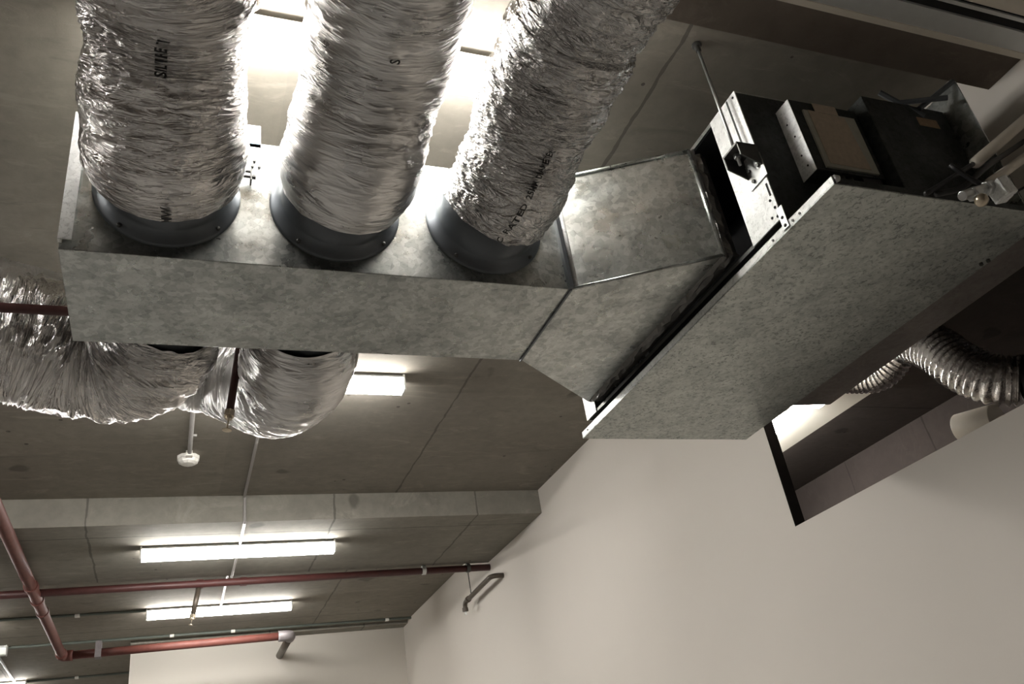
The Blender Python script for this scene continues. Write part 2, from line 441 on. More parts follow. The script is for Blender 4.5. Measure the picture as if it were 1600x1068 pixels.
# right wall with a rough opening cut high in it
OY0, OY1, OZ0, OZ1 = 1.34, 2.83, 0.868, 1.57
def wall_with_hole(bm, x0, x1, ya, yb, za, zb):
    ys = [ya, OY0, OY1, yb]; zs = [za, OZ0, OZ1, zb]
    for i in range(3):
        for j in range(3):
            if i == 1 and j == 1: continue
            for x in (x0, x1):
                bm.faces.new([bm.verts.new((x, ys[i + a], zs[j + b])) for a, b in ((0, 0), (1, 0), (1, 1), (0, 1))])
    def quad(a, b, c, d): bm.faces.new([bm.verts.new(p) for p in (a, b, c, d)])
    for y in (ya, yb): quad((x0, y, za), (x1, y, za), (x1, y, zb), (x0, y, zb))
    for z in (za, zb): quad((x0, ya, z), (x1, ya, z), (x1, yb, z), (x0, yb, z))
    for y in (OY0, OY1): quad((x0, y, OZ0), (x1, y, OZ0), (x1, y, OZ1), (x0, y, OZ1))
    for z in (OZ0, OZ1): quad((x0, OY0, z), (x1, OY0, z), (x1, OY1, z), (x0, OY1, z))
    bmesh.ops.remove_doubles(bm, verts=bm.verts[:], dist=1e-5)
bm = B(); wall_with_hole(bm, XW, XW + 0.06, -4, 16, FZ, CZ); wr = struct('wall_right', bm, 'paint')
wr.data.materials.append(M['jamb'])
for p in wr.data.polygons:
    c = p.center
    if XW + 0.01 < c.x < XW + 0.05 and OY0 - 0.01 < c.y < OY1 + 0.01 and OZ0 - 0.01 < c.z < OZ1 + 0.01: p.material_index = 1
# down-stand beams
bm = B(); box(bm, (-7, 5.37, 1.825), (XW, 6.60, CZ)); struct('trim_1', bm, 'beam', 'wide concrete beam with a batten under it', 'beam')
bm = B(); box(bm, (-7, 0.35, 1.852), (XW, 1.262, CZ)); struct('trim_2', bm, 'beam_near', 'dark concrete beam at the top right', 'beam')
# store room seen through the opening
RX0, RX1 = XW + 0.06, 4.92
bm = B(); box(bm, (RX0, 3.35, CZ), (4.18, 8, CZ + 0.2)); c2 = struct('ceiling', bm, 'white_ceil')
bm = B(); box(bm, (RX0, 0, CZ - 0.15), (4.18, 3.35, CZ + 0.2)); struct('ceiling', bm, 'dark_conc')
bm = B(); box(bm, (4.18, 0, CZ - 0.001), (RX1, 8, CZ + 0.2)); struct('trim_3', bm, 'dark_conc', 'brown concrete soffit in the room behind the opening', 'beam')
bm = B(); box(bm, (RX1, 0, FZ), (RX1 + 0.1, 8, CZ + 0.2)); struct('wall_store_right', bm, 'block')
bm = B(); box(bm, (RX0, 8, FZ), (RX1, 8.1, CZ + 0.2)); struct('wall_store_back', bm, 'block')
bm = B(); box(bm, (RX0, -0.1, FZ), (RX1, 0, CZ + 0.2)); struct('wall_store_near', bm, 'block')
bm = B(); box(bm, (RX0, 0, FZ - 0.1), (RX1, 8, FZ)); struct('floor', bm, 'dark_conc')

# ================================================================== LIGHTING BATTENS
def batten_parts(r, x0, y0, z, lit=True, L=1.26):
    W, D = 0.080, 0.088
    bm = B(); box(bm, (x0 + 0.012, y0 + 0.02, z - 0.018), (x0 + L - 0.012, y0 + W - 0.02, z)); box(bm, (x0 + 0.006, y0 - 0.003, z - 0.0215), (x0 + L - 0.006, y0 + W + 0.003, z - 0.0185)); obj('housing', bm, 'lip', r)
    bm = B(); prof = [(y0, z - 0.022), (y0, z - D + 0.018)]
    prof += [(y0 + 0.018 - 0.018 * cos(a), z - D + 0.018 - 0.018 * sin(a)) for a in (pi / 8, pi / 4, 3 * pi / 8, pi / 2)]
    prof += [(y0 + W - 0.018 + 0.018 * sin(a), z - D + 0.018 - 0.018 * cos(a)) for a in (pi / 8, pi / 4, 3 * pi / 8, pi / 2)]
    prof += [(y0 + W, z - 0.022)]
    Ra = [bm.verts.new((x0 + 0.012, *p)) for p in prof]; Rb = [bm.verts.new((x0 + L - 0.012, *p)) for p in prof]
    for i in range(len(prof)):
        k = (i + 1) % len(prof); bm.faces.new((Ra[i], Ra[k], Rb[k], Rb[i]))
    bm.faces.new(Ra); bm.faces.new(Rb[::-1])
    obj('diffuser', bm, 'tube' if lit else 'tube_off', r, label='glowing white diffuser' if lit else None)
    for xx in (x0, x0 + L - 0.012):
        bm = B(); box(bm, (xx, y0 - 0.001, z - D - 0.001), (xx + 0.012, y0 + W + 0.001, z)); obj('end_cap', bm, 'housing', r, bevel=0.004)

BL = (-0.105, 0.0)
proto = root('batten_light', (0.425, 3.66, CZ - 0.088), 'lit white batten under the slab, mostly hidden behind the duct plenum and hanging foil bend', 'light')
batten_parts(proto, -0.205, 3.66, CZ)
def copy_batten(dx, y, z, label, name='batten_light', group=None):
    r = proto.copy(); link(r); r.location = (0.425 + dx, y, z - 0.088); r['label'] = label
    if group: r['group'] = group
    for ch in list(proto.children):
        c = ch.copy(); link(c); c.parent = r
    return r
copy_batten(0, 1.606, CZ, 'lit batten above the three big foil ducts, glaring through the gaps between them')
copy_batten(0, 5.79, 1.825, 'lit batten on the underside of the wide concrete beam')
copy_batten(0, 8.14, CZ, 'lit batten beyond the red pipe, farthest of the centre row')
copy_batten(-2.495, 10.93, CZ, 'lit batten at the lower left corner of the view, end only showing')
G = 'lit battens added outside the view'  # unseen battens, put in to lift the overall brightness
for x, y, z in ((-2.6, 1.6, CZ), (-2.6, 3.66, CZ), (-2.6, 5.79, 1.825), (-5.2, 1.6, CZ), (-5.2, 5.79, 1.825), (-5.2, -1.3, CZ), (-2.6, 8.14, CZ), (-0.105 - 2.6, 12.9, CZ)):
    copy_batten(x + 0.105, y, z, 'lit white batten added outside the view to brighten the room', group=G)
u = root('batten_light', (-1.40, 9.16, CZ - 0.088), 'unlit batten at the left edge, its white end showing above the conduit', 'light')
batten_parts(u, -2.66, 9.16, CZ, lit=False)
# luminaire of the store room
r = root('batten_light', (3.74, 4.0, CZ - 0.088), 'bright lit batten on the white ceiling beyond the wall opening, beside the rectangular return duct', 'light')
batten_parts(r, 3.74, 4.0, CZ)
for ch in r.children: ch.rotation_euler = (0, 0, pi / 2)
r2 = copy_batten(0, 0, CZ, 'added lamp brightening the room behind the opening, hidden by the return duct')
r2.location = (3.15, 3.7, CZ - 0.088)  # unseen extra lamp, added to brighten the store ceiling

# ================================================================== PLENUM BOX
PX0, PX1, PY0, PY1, PZ0, PZ1 = -0.290, 1.056, 1.824, 2.256, 1.300, 1.716
CXS = (-0.058, 0.372, 0.809); CZC = 1.508
pl = root('duct_plenum', ((PX0 + PX1) / 2, (PY0 + PY1) / 2, PZ0), 'long galvanised sheet metal plenum box with round collars on both long sides', 'duct box')
bm = B(); box(bm, (PX0, PY0, PZ0), (PX1, PY1, PZ1)); obj('box_shell', bm, 'galv', pl, bevel=0.002)
bm = B(); box(bm, (PX0 - 0.002, PY0 - 0.016, PZ0 + 0.02), (PX0 + 0.006, PY0, PZ1 + 0.012)); box(bm, (PX0 - 0.002, PY0 - 0.018, PZ0 + 0.02), (PX0 + 0.028, PY0 - 0.014, PZ1 + 0.012))
obj('end_flange', bm, 'galv_bright', pl)
def collar(cx, y, sg, cap=False, length=0.13):
    bm = B()
    lathe(bm, (cx, y, CZC), (0, sg, 0), [(0, 0.178), (0.006, 0.178), (0.010, 0.174), (0.014, 0.168), (0.022, 0.160), (0.030, 0.153), (0.038, 0.150), (length, 0.149), (length + 0.002, 0.140)], 72)
    c = obj('collar', bm, 'collar', pl, smooth=True, label='dark grey round spigot collar')
    for a in ((-0.75, -2.25, 1.0) if sg < 0 else ()):
        bm = B(); p = Vector((cx + 0.169 * cos(a), y + sg * 0.012, CZC + 0.169 * sin(a)))
        lathe(bm, p, (0, sg, 0), [(0, 0.0055), (0.006, 0.0055), (0.008, 0.004), (0.0085, 0.0005)], 8, True); obj('screw', bm, 'dark_steel', c)
    return c
for cx in CXS: collar(cx, PY0, -1)
for cx in CXS[:2]: collar(cx, PY1, 1, length=0.19)
c = collar(CXS[2] - 0.01, PY1, 1, length=0.105)
bm = B(); cyl(bm, (CXS[2] - 0.01, PY1 + 0.085, CZC), (CXS[2] - 0.01, PY1 + 0.098, CZC), 0.147, seg=48); obj('blanking_cap', bm, 'galv', c)
# small angle bracket and rating label on the near side, between the first two ducts
bm = B(); cyl(bm, (0.09, PY0 - 0.022, 1.590), (0.146, PY0 - 0.022, 1.590), 0.0042, seg=10); cyl(bm, (0.09, PY0 - 0.022, 1.572), (0.152, PY0 - 0.022, 1.572), 0.0042, seg=10); box(bm, (0.143, PY0 - 0.026, 1.560), (0.147, PY0, 1.598))
obj('angle_bracket', bm, 'dark_steel', pl)
bm = B(); cyl(bm, (0.148, PY0 - 0.022, 1.572), (0.157, PY0 - 0.022, 1.572), 0.007, seg=6); obj('bolt', bm, 'dark_steel', pl)
bm = B(); box(bm, (0.120, PY0, 1.70), (0.172, PY0 + 0.003, 1.782)); tb = obj('upright_tab', bm, 'galv_bright', pl)
bm = B(); box(bm, (0.143, PY0 - 0.0015, 1.712), (0.168, PY0, 1.775)); obj('sticker', bm, 'blue', tb, label='pale blue sticker')
for px, pz in ((0.155, 1.648), (0.150, 1.628), (0.168, 1.628)):
    bm = B(); cyl(bm, (px, PY0, pz), (px, PY0 - 0.005, pz), 0.004, seg=8); obj('rivet', bm, 'dark_steel', pl)
# joint band at the plenum end
bm = B()
x0, x1 = PX1 - 0.012, PX1 + 0.0
for lo, hi in (((x0, PY0 - 0.018, PZ0 - 0.003), (x1, PY0, PZ1 + 0.01)), ((x0 + 0.006, PY0 - 0.003, PZ0 - 0.006), (x1, PY1, PZ0)), ((x0, PY0, PZ1), (x1, PY1, PZ1 + 0.012))): box(bm, lo, hi)
obj('slip_joint', bm, 'collar', pl)

# ================================================================== TRANSITION
TX0, TX1 = PX1 + 0.002, 1.462
A0 = (TX0, PY0, PZ0); A1 = (TX0, PY1, PZ0); A2 = (TX0, PY1, PZ1); A3 = (TX0, PY0, PZ1)
E0 = (TX1, 1.620, 1.318); E1 = (TX1, 2.585, 1.318); E2 = (TX1, 2.585, 1.726); E3 = (TX1, 1.620, 1.726)
tr = root('duct_transition', (1.26, 2.1, PZ0), 'flared galvanised transition piece joining the plenum box to the air unit', 'duct fitting')
bm = B(); hexa(bm, (A0, E0, E1, A1, A3, E3, E2, A2)); obj('tapered_shell', bm, 'galv', tr, bevel=0.0015)
def seam(a, b, r=0.0055, mat='galv_dark', d=(0, -0.004, 0)):
    bm = B(); cyl(bm, Vector(a) + Vector(d), Vector(b) + Vector(d), r, seg=10); return obj('folded_seam', bm, mat, tr, smooth=True)
seam(A0, E0, mat='galv'); seam(A3, E3, mat='galv'); seam(E0, E3, 0.006, 'galv')
seam(Vector(A0) + Vector((0.012, 0, 0)), Vector(A3) + Vector((0.012, 0, 0)), 0.009, 'galv_bright')
# canvas joint between transition and unit
rng = random.Random(5)
bm = B(); rings = []
cors = [(1.620, 1.318), (2.585, 1.318), (2.585, 1.726), (1.620, 1.726)]
for k, (x, ins) in enumerate(((1.462, 0.002), (1.472, -0.008), (1.482, 0.0), (1.49, 0.012), (1.505, 0.004), (1.53, 0.012))):
    ring = []
    for e in range(4):
        (ya, za), (yb, zb) = cors[e], cors[(e + 1) % 4]
        nseg = 36 if e % 2 == 0 else 18
        for i in range(nseg):
            t = i / nseg; y = ya + (yb - ya) * t; z = za + (zb - za) * t
            cy, cz = (1.620 + 2.585) / 2, (1.318 + 1.726) / 2
            j = ins + (rng.uniform(-0.006, 0.006) if 0 < k < 5 else 0)
            y -= j * (1 if y > cy else -1) * (1 if e % 2 else 0.3); z -= j * (1 if z > cz else -1) * (0.3 if e % 2 else 1)
            ring.append(bm.verts.new((x + (rng.uniform(-.004, .004) if 0 < k < 5 else 0), y, z)))
    rings.append(ring)
for a, b in zip(rings[:-1], rings[1:]):
    for i in range(len(a)): bm.faces.new((a[i], a[(i + 1) % len(a)], b[(i + 1) % len(a)], b[i]))
cj = obj('canvas_joint', bm, 'canvas', tr, label='crumpled grey flexible joint')
cj.data.materials[0] = M['canvas']

# ================================================================== AIR UNIT
UX0, UX1, UY0, UY1 = 1.500, 2.290, 1.195, 2.755
au = root('air_handling_unit', ((UX0 + UX1) / 2, (UY0 + UY1) / 2, 1.238), 'large galvanised ceiling air unit with speckled drip tray beneath and an open black mouth', 'air conditioner')
bm = B(); box(bm, (UX0, UY0, 1.238), (UX1, UY1, 1.243)); obj('drip_tray', bm, 'galv_tray', au, bevel=0.001, label='flat speckled galvanised underside')
bm = B(); box(bm, (UX0, UY0, 1.243), (UX0 + 0.004, UY1, 1.266)); box(bm, (UX0, UY0, 1.264), (UX0 + 0.012, UY1, 1.266))
obj('tray_rim', bm, 'galv_bright', au)
bm = B(); box(bm, (UX0 + 0.004, UY0, 1.243), (UX1, UY0 + 0.004, 1.262)); box(bm, (UX0, UY1 - 0.004, 1.243), (UX1, UY1, 1.266)); box(bm, (UX1 - 0.004, UY0, 1.243), (UX1, UY1, 1.266))
obj('tray_rim', bm, 'galv_dark', au)  # same rim on the sides away from the lamps, shade in the colour
bm = B(); cyl(bm, (UX0 + 0.006, UY0 - 0.001, 1.254), (UX0 + 0.018, UY0 - 0.004, 1.256), 0.012, 0.008, 10); obj('corner_clip', bm, 'steel', au, smooth=True)
for y in (1.33, 1.45, 2.70, 1.36):
    bm = B(); cyl(bm, (UX0, y, 1.252), (UX0 - 0.003, y, 1.252), 0.0035, seg=8); obj('rivet', bm, 'dark_steel', au)
CY0, CY1, CZ0, CZ1 = 1.392, 2.69, 1.286, 1.768
# casing: five dark lined panels and the bright end frame
def part(name, lo, hi, mat, parent=au, bevel=0.0, label=None):
    bm = B(); box(bm, lo, hi); return obj(name, bm, mat, parent, bevel=bevel, label=label)
part('casing_panel', (UX0 + 0.004, CY0, CZ1 - 0.006), (UX1, CY1, CZ1), 'galv')
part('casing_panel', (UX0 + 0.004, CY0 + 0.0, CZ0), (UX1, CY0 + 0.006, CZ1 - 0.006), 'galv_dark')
part('casing_panel', (UX0 + 0.004, CY1 - 0.006, CZ0), (UX1, CY1, CZ1 - 0.006), 'galv')
part('casing_panel', (UX1 - 0.006, CY0, CZ0), (UX1, CY1, CZ1), 'galv')
bm = B(); box(bm, (UX0 + 0.006, CY0 + 0.008, CZ0), (UX1 - 0.01, CY1 - 0.008, CZ0 + 0.006)); box(bm, (1.86, CY0 + 0.008, CZ0), (1.87, CY1 - 0.008, CZ1 - 0.008)); box(bm, (UX0 + 0.006, CY0 + 0.008, CZ1 - 0.016), (1.87, CY1 - 0.008, CZ1 - 0.008)); box(bm, (UX0 + 0.03, 1.53, CZ0), (1.87, 1.536, CZ1 - 0.01))
obj('black_lining', bm, 'black', au, label='black insulation inside the mouth')
part('end_frame', (UX0, CY0, CZ0 + 0.002), (UX0 + 0.004, 1.528, CZ1), 'galv_bright', label='bright galvanised face beside the mouth')
part('end_frame', (UX0, 2.605, CZ0), (UX0 + 0.004, CY1, CZ1), 'galv_bright')
part('end_frame', (UX0, 1.528, CZ1 - 0.014), (UX0 + 0.004, 2.605, CZ1), 'galv')
part('end_frame', (UX0 + 0.004, 1.528, CZ0), (UX0 + 0.010, 2.605, CZ0 + 0.012), 'dark_steel')
part('fold_line', (UX0 - 0.0015, 1.431, 1.56), (UX0, 1.437, CZ1 - 0.004), 'galv_dark')
for y, z in ((1.402, 1.33), (1.404, 1.30), (1.425, 1.31), (1.41, 1.36), (1.405, 1.752)):
    bm = B(); cyl(bm, (UX0, y, z), (UX0 - 0.002, y, z), 0.004, seg=8); obj('hole', bm, 'black', au)
part('slot', (UX0 - 0.0015, 1.399, 1.372), (UX0, 1.405, 1.415), 'black')
# tie strap down to the tray
bm = B(); box(bm, (UX0 - 0.004, 1.375, 1.246), (UX0 - 0.001, 1.399, 1.318)); st = obj('tie_strap', bm, 'steel', au, bevel=0.001)
for z in (1.256, 1.282):
    bm = B(); cyl(bm, (UX0 - 0.004, 1.387, z), (UX0 - 0.0055, 1.387, z), 0.005, seg=8); obj('hole', bm, 'black', st)
# hanger bracket around the rod
bk = B()
box(bk, (1.43, 1.385, 1.540), (UX0 - 0.001, 1.455, 1.546))
hexa(bk, ((1.432, 1.385, 1.50), (UX0, 1.385, 1.47), (UX0, 1.389, 1.47), (1.432, 1.389, 1.50), (1.432, 1.385, 1.545), (UX0, 1.385, 1.545), (UX0, 1.389, 1.545), (1.432, 1.389, 1.545)))
hexa(bk, ((1.432, 1.452, 1.50), (UX0, 1.452, 1.47), (UX0, 1.456, 1.47), (1.432, 1.456, 1.50), (1.432, 1.452, 1.545), (UX0, 1.452, 1.545), (UX0, 1.456, 1.545), (1.432, 1.456, 1.545)))
hb = obj('hanger_bracket', bk, 'dark_steel', au, label='dark bracket gripping the hanger rod')
part('bracket_foot', (UX0 - 0.004, 1.382, 1.434), (UX0 - 0.001, 1.460, 1.515), 'steel', hb)
for y, z in ((1.44, 1.49), (1.40, 1.48), (1.435, 1.45)):
    bm = B(); cyl(bm, (UX0 - 0.004, y, z), (UX0 - 0.011, y, z), 0.006, seg=6); obj('bolt', bm, 'dark_steel', hb)
# control box on the near side
KX0, KX1, KY0, KY1, KZ0, KZ1 = 1.630, 1.885, 1.333, 1.392, 1.43, 1.701
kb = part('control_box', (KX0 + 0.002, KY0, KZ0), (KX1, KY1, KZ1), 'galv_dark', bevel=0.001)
part('side_cheek', (KX0, KY0, KZ0), (KX0 + 0.002, KY1, KZ1), 'galv_bright', kb, label='bright galvanised side of the control box')
for y, z in ((1.368, 1.63), (1.358, 1.575), (1.362, 1.505), (1.355, 1.462)):
    bm = B(); cyl(bm, (KX0, y, z), (KX0 - 0.002, y, z), 0.003, seg=8); obj('hole', bm, 'black', kb)
part('cover_panel', (1.668, KY0 - 0.006, 1.441), (1.862, KY0, 1.662), 'panel', kb)
bm = B(); hexa(bm, [(1.685, KY0 - 0.0075, 1.455), (1.835, KY0 - 0.0075, 1.452), (1.835, KY0 - 0.0065, 1.452), (1.685, KY0 - 0.0065, 1.455), (1.685, KY0 - 0.0075, 1.662), (1.82, KY0 - 0.0075, 1.654), (1.82, KY0 - 0.0065, 1.654), (1.685, KY0 - 0.0065, 1.662)])
box(bm, (1.712, KY0 - 0.0075, 1.66), (1.800, KY0 - 0.0065, 1.695)); obj('wiring_label', bm, 'label', kb, label='faded brown wiring diagram label')
part('cable_entry', (1.80, KY0 + 0.005, 1.412), (1.87, KY1 - 0.01, 1.43), 'blackrub', kb)
for x in (1.735, 1.765):
    bm = B(); cyl(bm, (x, 1.35, 1.41), (x, 1.35, 1.43), 0.008, seg=10); obj('cable_gland', bm, 'dark_steel', kb)
# inner darker fan section, coil section and side sheet
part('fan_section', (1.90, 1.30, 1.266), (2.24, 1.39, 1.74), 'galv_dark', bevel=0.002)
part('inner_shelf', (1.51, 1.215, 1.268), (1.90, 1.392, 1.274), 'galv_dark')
part('side_sheet', (2.245, 1.222, 1.27), (2.249, 1.40, 1.80), 'galv', label='grey side sheet near the wall')
part('rating_label', (2.10, 1.2985, 1.655), (2.185, 1.2998, 1.69), 'orange', label='small orange label')
for a, b in (((2.12, 1.29, 1.72), (2.24, 1.225, 1.80)), ((2.06, 1.32, 1.76), (2.18, 1.23, 1.72)), ((2.02, 1.32, 1.80), (2.14, 1.30, 1.70))):
    bm = B(); cyl(bm, a, b, 0.009, seg=6); obj('frame_bar', bm, 'collar', au)
# screws under the tray edge
for x, y in ((2.262, 1.43), (2.27, 1.41)):
    bm = B(); cyl(bm, (x, y, 1.238), (x, y, 1.230), 0.006, seg=8); obj('tray_screw', bm, 'dark_steel', au)

# hanger rod
r = root('hanger_rod', (1.459, 1.429, 1.5), 'thin threaded steel rod hanging the air unit from the slab', 'rod')
bm = B(); cyl(bm, (1.459, 1.429, 1.50), (1.459, 1.429, 2.0), 0.005, seg=10); obj('threaded_rod', bm, 'steel', r, smooth=True)
bm = B(); lathe(bm, (1.459, 1.429, 2.0), (0, 0, -1), [(0, 0.016), (0.006, 0.016), (0.01, 0.009), (0.03, 0.009), (0.031, 0.001)], 16, True); obj('anchor', bm, 'dark_steel', r)
bm = B(); cyl(bm, (1.459, 1.429, 1.525), (1.459, 1.429, 1.54), 0.010, seg=6); obj('nut', bm, 'steel', r)

# return duct passing through the opening
bm = B(); pts = [(2.292, 1.42), (2.66, 1.42), (2.685, 2.47), (2.69, 2.62), (2.292, 2.66)]
lo = [bm.verts.new((x, y, 1.35)) for x, y in pts]; hi = [bm.verts.new((x, y, 1.54)) for x, y in pts]
bm.faces.new(lo[::-1]); bm.faces.new(hi)
for i in range(5): bm.faces.new((lo[i], lo[(i + 1) % 5], hi[(i + 1) % 5], hi[i]))
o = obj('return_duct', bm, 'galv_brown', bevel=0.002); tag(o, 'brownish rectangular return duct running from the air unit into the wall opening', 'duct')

# valve cluster, drain pipes and insulated lines at the near right of the unit
vs = root('valve_assembly', (1.97, 1.12, 1.17), 'silver and brass valve cluster at the near right corner of the air unit', 'valve')
bm = B(); cyl(bm, (1.83, 1.12, 1.185), (2.01, 1.12, 1.255), 0.013, seg=14); cyl(bm, (1.87, 1.12, 1.195), (1.895, 1.12, 1.206), 0.020, seg=6); cyl(bm, (1.93, 1.12, 1.222), (1.955, 1.12, 1.233), 0.021, seg=6); obj('valve_body', bm, 'steel', vs, bevel=0.002)
bm = B(); hexa(bm, [(1.955, 1.085, 1.185), (2.005, 1.085, 1.200), (2.015, 1.135, 1.200), (1.965, 1.135, 1.185), (1.945, 1.085, 1.235), (1.990, 1.085, 1.255), (2.0, 1.135, 1.255), (1.955, 1.135, 1.235)]); obj('actuator', bm, 'galv_bright', vs, bevel=0.004, label='bright square valve actuator')
bm = B(); lathe(bm, (1.86, 1.11, 1.175), (0.2, -0.5, -0.8), [(0, 0.006), (0.01, 0.016), (0.02, 0.018), (0.03, 0.012), (0.034, 0.001)], 14, True); obj('valve_cap', bm, 'brass', vs, smooth=True)
bm = B(); tube(bm, [(2.0, 1.10, 1.20), (2.04, 1.08, 1.215), (2.05, 1.06, 1.19), (2.03, 1.07, 1.165)], 0.0035, 8, 0.008); obj('cable', bm, 'blackrub', vs, smooth=True)
bm = B(); cyl(bm, (1.985, 1.13, 1.262), (2.46, 1.225, 1.55), 0.0135, seg=18); o = obj('drain_pipe', bm, 'pvc', smooth=True); tag(o, 'thin cream plastic pipe rising from the valve cluster to the right wall, the lower one', 'pipe')
bm = B(); cyl(bm, (2.075, 1.19, 1.40), (2.46, 1.16, 1.66), 0.017, seg=18); o = obj('drain_pipe', bm, 'pvc', smooth=True); tag(o, 'thicker cream plastic pipe rising to the right wall, the upper one', 'pipe')
bm = B(); tube(bm, [(1.80, 1.16, 1.22), (1.90, 1.15, 1.25), (2.02, 1.14, 1.33), (2.20, 1.175, 1.44), (2.46, 1.235, 1.60)], 0.008, 12); o = obj('insulated_line', bm, 'blackrub', smooth=True); tag(o, 'black insulated line sloping up to the wall between the two cream pipes', 'pipe')
bm = B(); tube(bm, [(1.76, 1.16, 1.215), (1.86, 1.155, 1.27), (1.99, 1.15, 1.345)], 0.007, 10); o = obj('insulated_line', bm, 'blackrub', smooth=True); tag(o, 'short black insulated line ending in mid air above the valve cluster', 'pipe')
bm = B(); tube(bm, [(1.87, 1.135, 1.31), (1.91, 1.125, 1.255), (1.93, 1.12, 1.238)], 0.007, 10); o = obj('cable_stub', bm, 'blackrub', smooth=True); tag(o, 'short black cable crossing the insulated lines above the valve', 'cable')

# bulkhead head track at the upper right
tk = root('track_assembly', (1.6, 1.05, 1.80), 'pale bulkhead track with dark slots across the upper right corner', 'track')
for nm, y0, y1, z0, mat in (('cream_edge', 1.098, 1.118, 1.832, 'cream'), ('track_channel', 1.034, 1.098, 1.836, 'track'), ('slot', 1.006, 1.034, 1.846, 'black'), ('track_channel', 0.994, 1.006, 1.838, 'track'), ('slot', 0.984, 0.994, 1.846, 'black'), ('cream_edge', 0.80, 0.984, 1.836, 'cream')):
    part(nm, (0.9, y0, z0), (XW, y1, 1.852), mat, tk)

# ================================================================== FOIL DUCTS
def rfun(r_end, r_mid, grow=0.10, wob=0.006, ph=0.0):
    def f(v, L):
        t = min(1, v / grow); t = t * t * (3 - 2 * t)
        return r_end + (r_mid - r_end) * t + wob * sin(v * 14 + ph) + wob * 0.6 * sin(v * 31 + ph * 2)
    return f
def dthing(name, loc, label):
    return root(name, loc, label, 'duct')
NEARG = None
# 1: leftmost of the three near ducts
r = dthing('flexible_duct', (-0.066, 1.5, 1.3), 'leftmost of the three big foil ducts on the near side, printed lettering down it')
d1, s1, f1 = duct_mesh('foil_sleeve', [(-0.060, 1.722, 1.502), (-0.064, 1.62, 1.508), (-0.068, 1.50, 1.545), (-0.070, 1.38, 1.60), (-0.073, 1.26, 1.625), (-0.09, 1.05, 1.62), (-0.16, 0.5, 1.60), (-0.3, -0.6, 1.6), (-0.4, -2.2, 1.6)], rfun(0.166, 0.173, 0.08), 'foil', r, seed=11.3, twist=2.2, amp=1.0)
print_on(d1, s1, f1, 'SILVIRE  T1', 0.031, 0.305, (0.03, -0.8, -0.62), sgn=-1)
print_on(d1, s1, f1, 'MW', 0.030, 0.012, (0.03, -0.8, -0.62), sgn=-1)
# 2: middle
r = dthing('flexible_duct', (0.39, 1.5, 1.3), 'middle one of the three big foil ducts on the near side, smoothest skin')
d2, s2, f2 = duct_mesh('foil_sleeve', [(0.374, 1.722, 1.502), (0.383, 1.62, 1.515), (0.395, 1.50, 1.565), (0.402, 1.38, 1.61), (0.400, 1.24, 1.63), (0.39, 1.05, 1.63), (0.36, 0.5, 1.60), (0.2, -0.6, 1.6), (0.1, -2.2, 1.6)], rfun(0.160, 0.176, 0.08, 0.004, 1), 'foil_smooth', r, seed=31.7, twist=4.5, amp=0.6, cfreq=7, vfreq=26)
print_on(d2, s2, f2, 'S', 0.030, 0.50, (0.0, -0.8, -0.62), sgn=-1)
# 3: rightmost
r = dthing('flexible_duct', (0.9, 1.5, 1.3), 'rightmost big foil duct, slanting up to the right, most crumpled and lettered')
d3, s3, f3 = duct_mesh('foil_sleeve', [(0.810, 1.722, 1.500), (0.824, 1.64, 1.512), (0.838, 1.52, 1.56), (0.846, 1.38, 1.60), (0.852, 1.24, 1.625), (0.865, 1.08, 1.635), (0.93, 0.5, 1.60), (1.0, -0.6, 1.6), (1.0, -2.2, 1.6)], rfun(0.149, 0.160, 0.16, 0.004, 2), 'foil2', r, seed=57.9, twist=-2.5, amp=1.05, cfreq=8, vfreq=32)
print_on(d3, s3, f3, 'C  RATED  25MM  DIAMETER', 0.022, 0.015, (0.05, -0.80, -0.6), sgn=-1)
# 4: far side, bends left
r = dthing('flexible_duct', (-0.3, 2.6, 1.2), 'wrinkled foil duct bending left out from under the plenum, crossed by a thin red pipe')
d4, s4, f4 = duct_mesh('foil_sleeve', [(-0.059, 2.425, 1.500), (-0.09, 2.52, 1.470), (-0.18, 2.61, 1.452), (-0.31, 2.63, 1.462), (-0.46, 2.59, 1.492), (-0.66, 2.56, 1.50), (-1.0, 2.56, 1.52), (-2.0, 2.6, 1.6)], rfun(0.153, 0.202, 0.14, 0.004, 0.5), 'foil', r, seed=77.1, twist=0.6, amp=1.1, cfreq=7, vfreq=36)
# 5: far side, drops and turns left behind
r = dthing('flexible_duct', (0.3, 3.0, 1.3), 'rounded foil duct bend bulging below the plenum and turning away behind its neighbour')
d5, s5, f5 = duct_mesh('foil_sleeve', [(0.372, 2.42, 1.500), (0.372, 2.57, 1.462), (0.355, 2.76, 1.462), (0.305, 2.93, 1.535), (0.20, 3.03, 1.63), (0.08, 3.06, 1.69), (-0.12, 3.03, 1.71), (-0.40, 2.95, 1.735), (-0.68, 2.86, 1.765), (-0.95, 2.90, 1.78), (-1.4, 3.05, 1.78), (-2.2, 3.1, 1.78)], rfun(0.152, 0.190, 0.14, 0.003, 0.2), 'foil_smooth', r, seed=93.3, twist=0.8, amp=0.7, cfreq=8, vfreq=26)

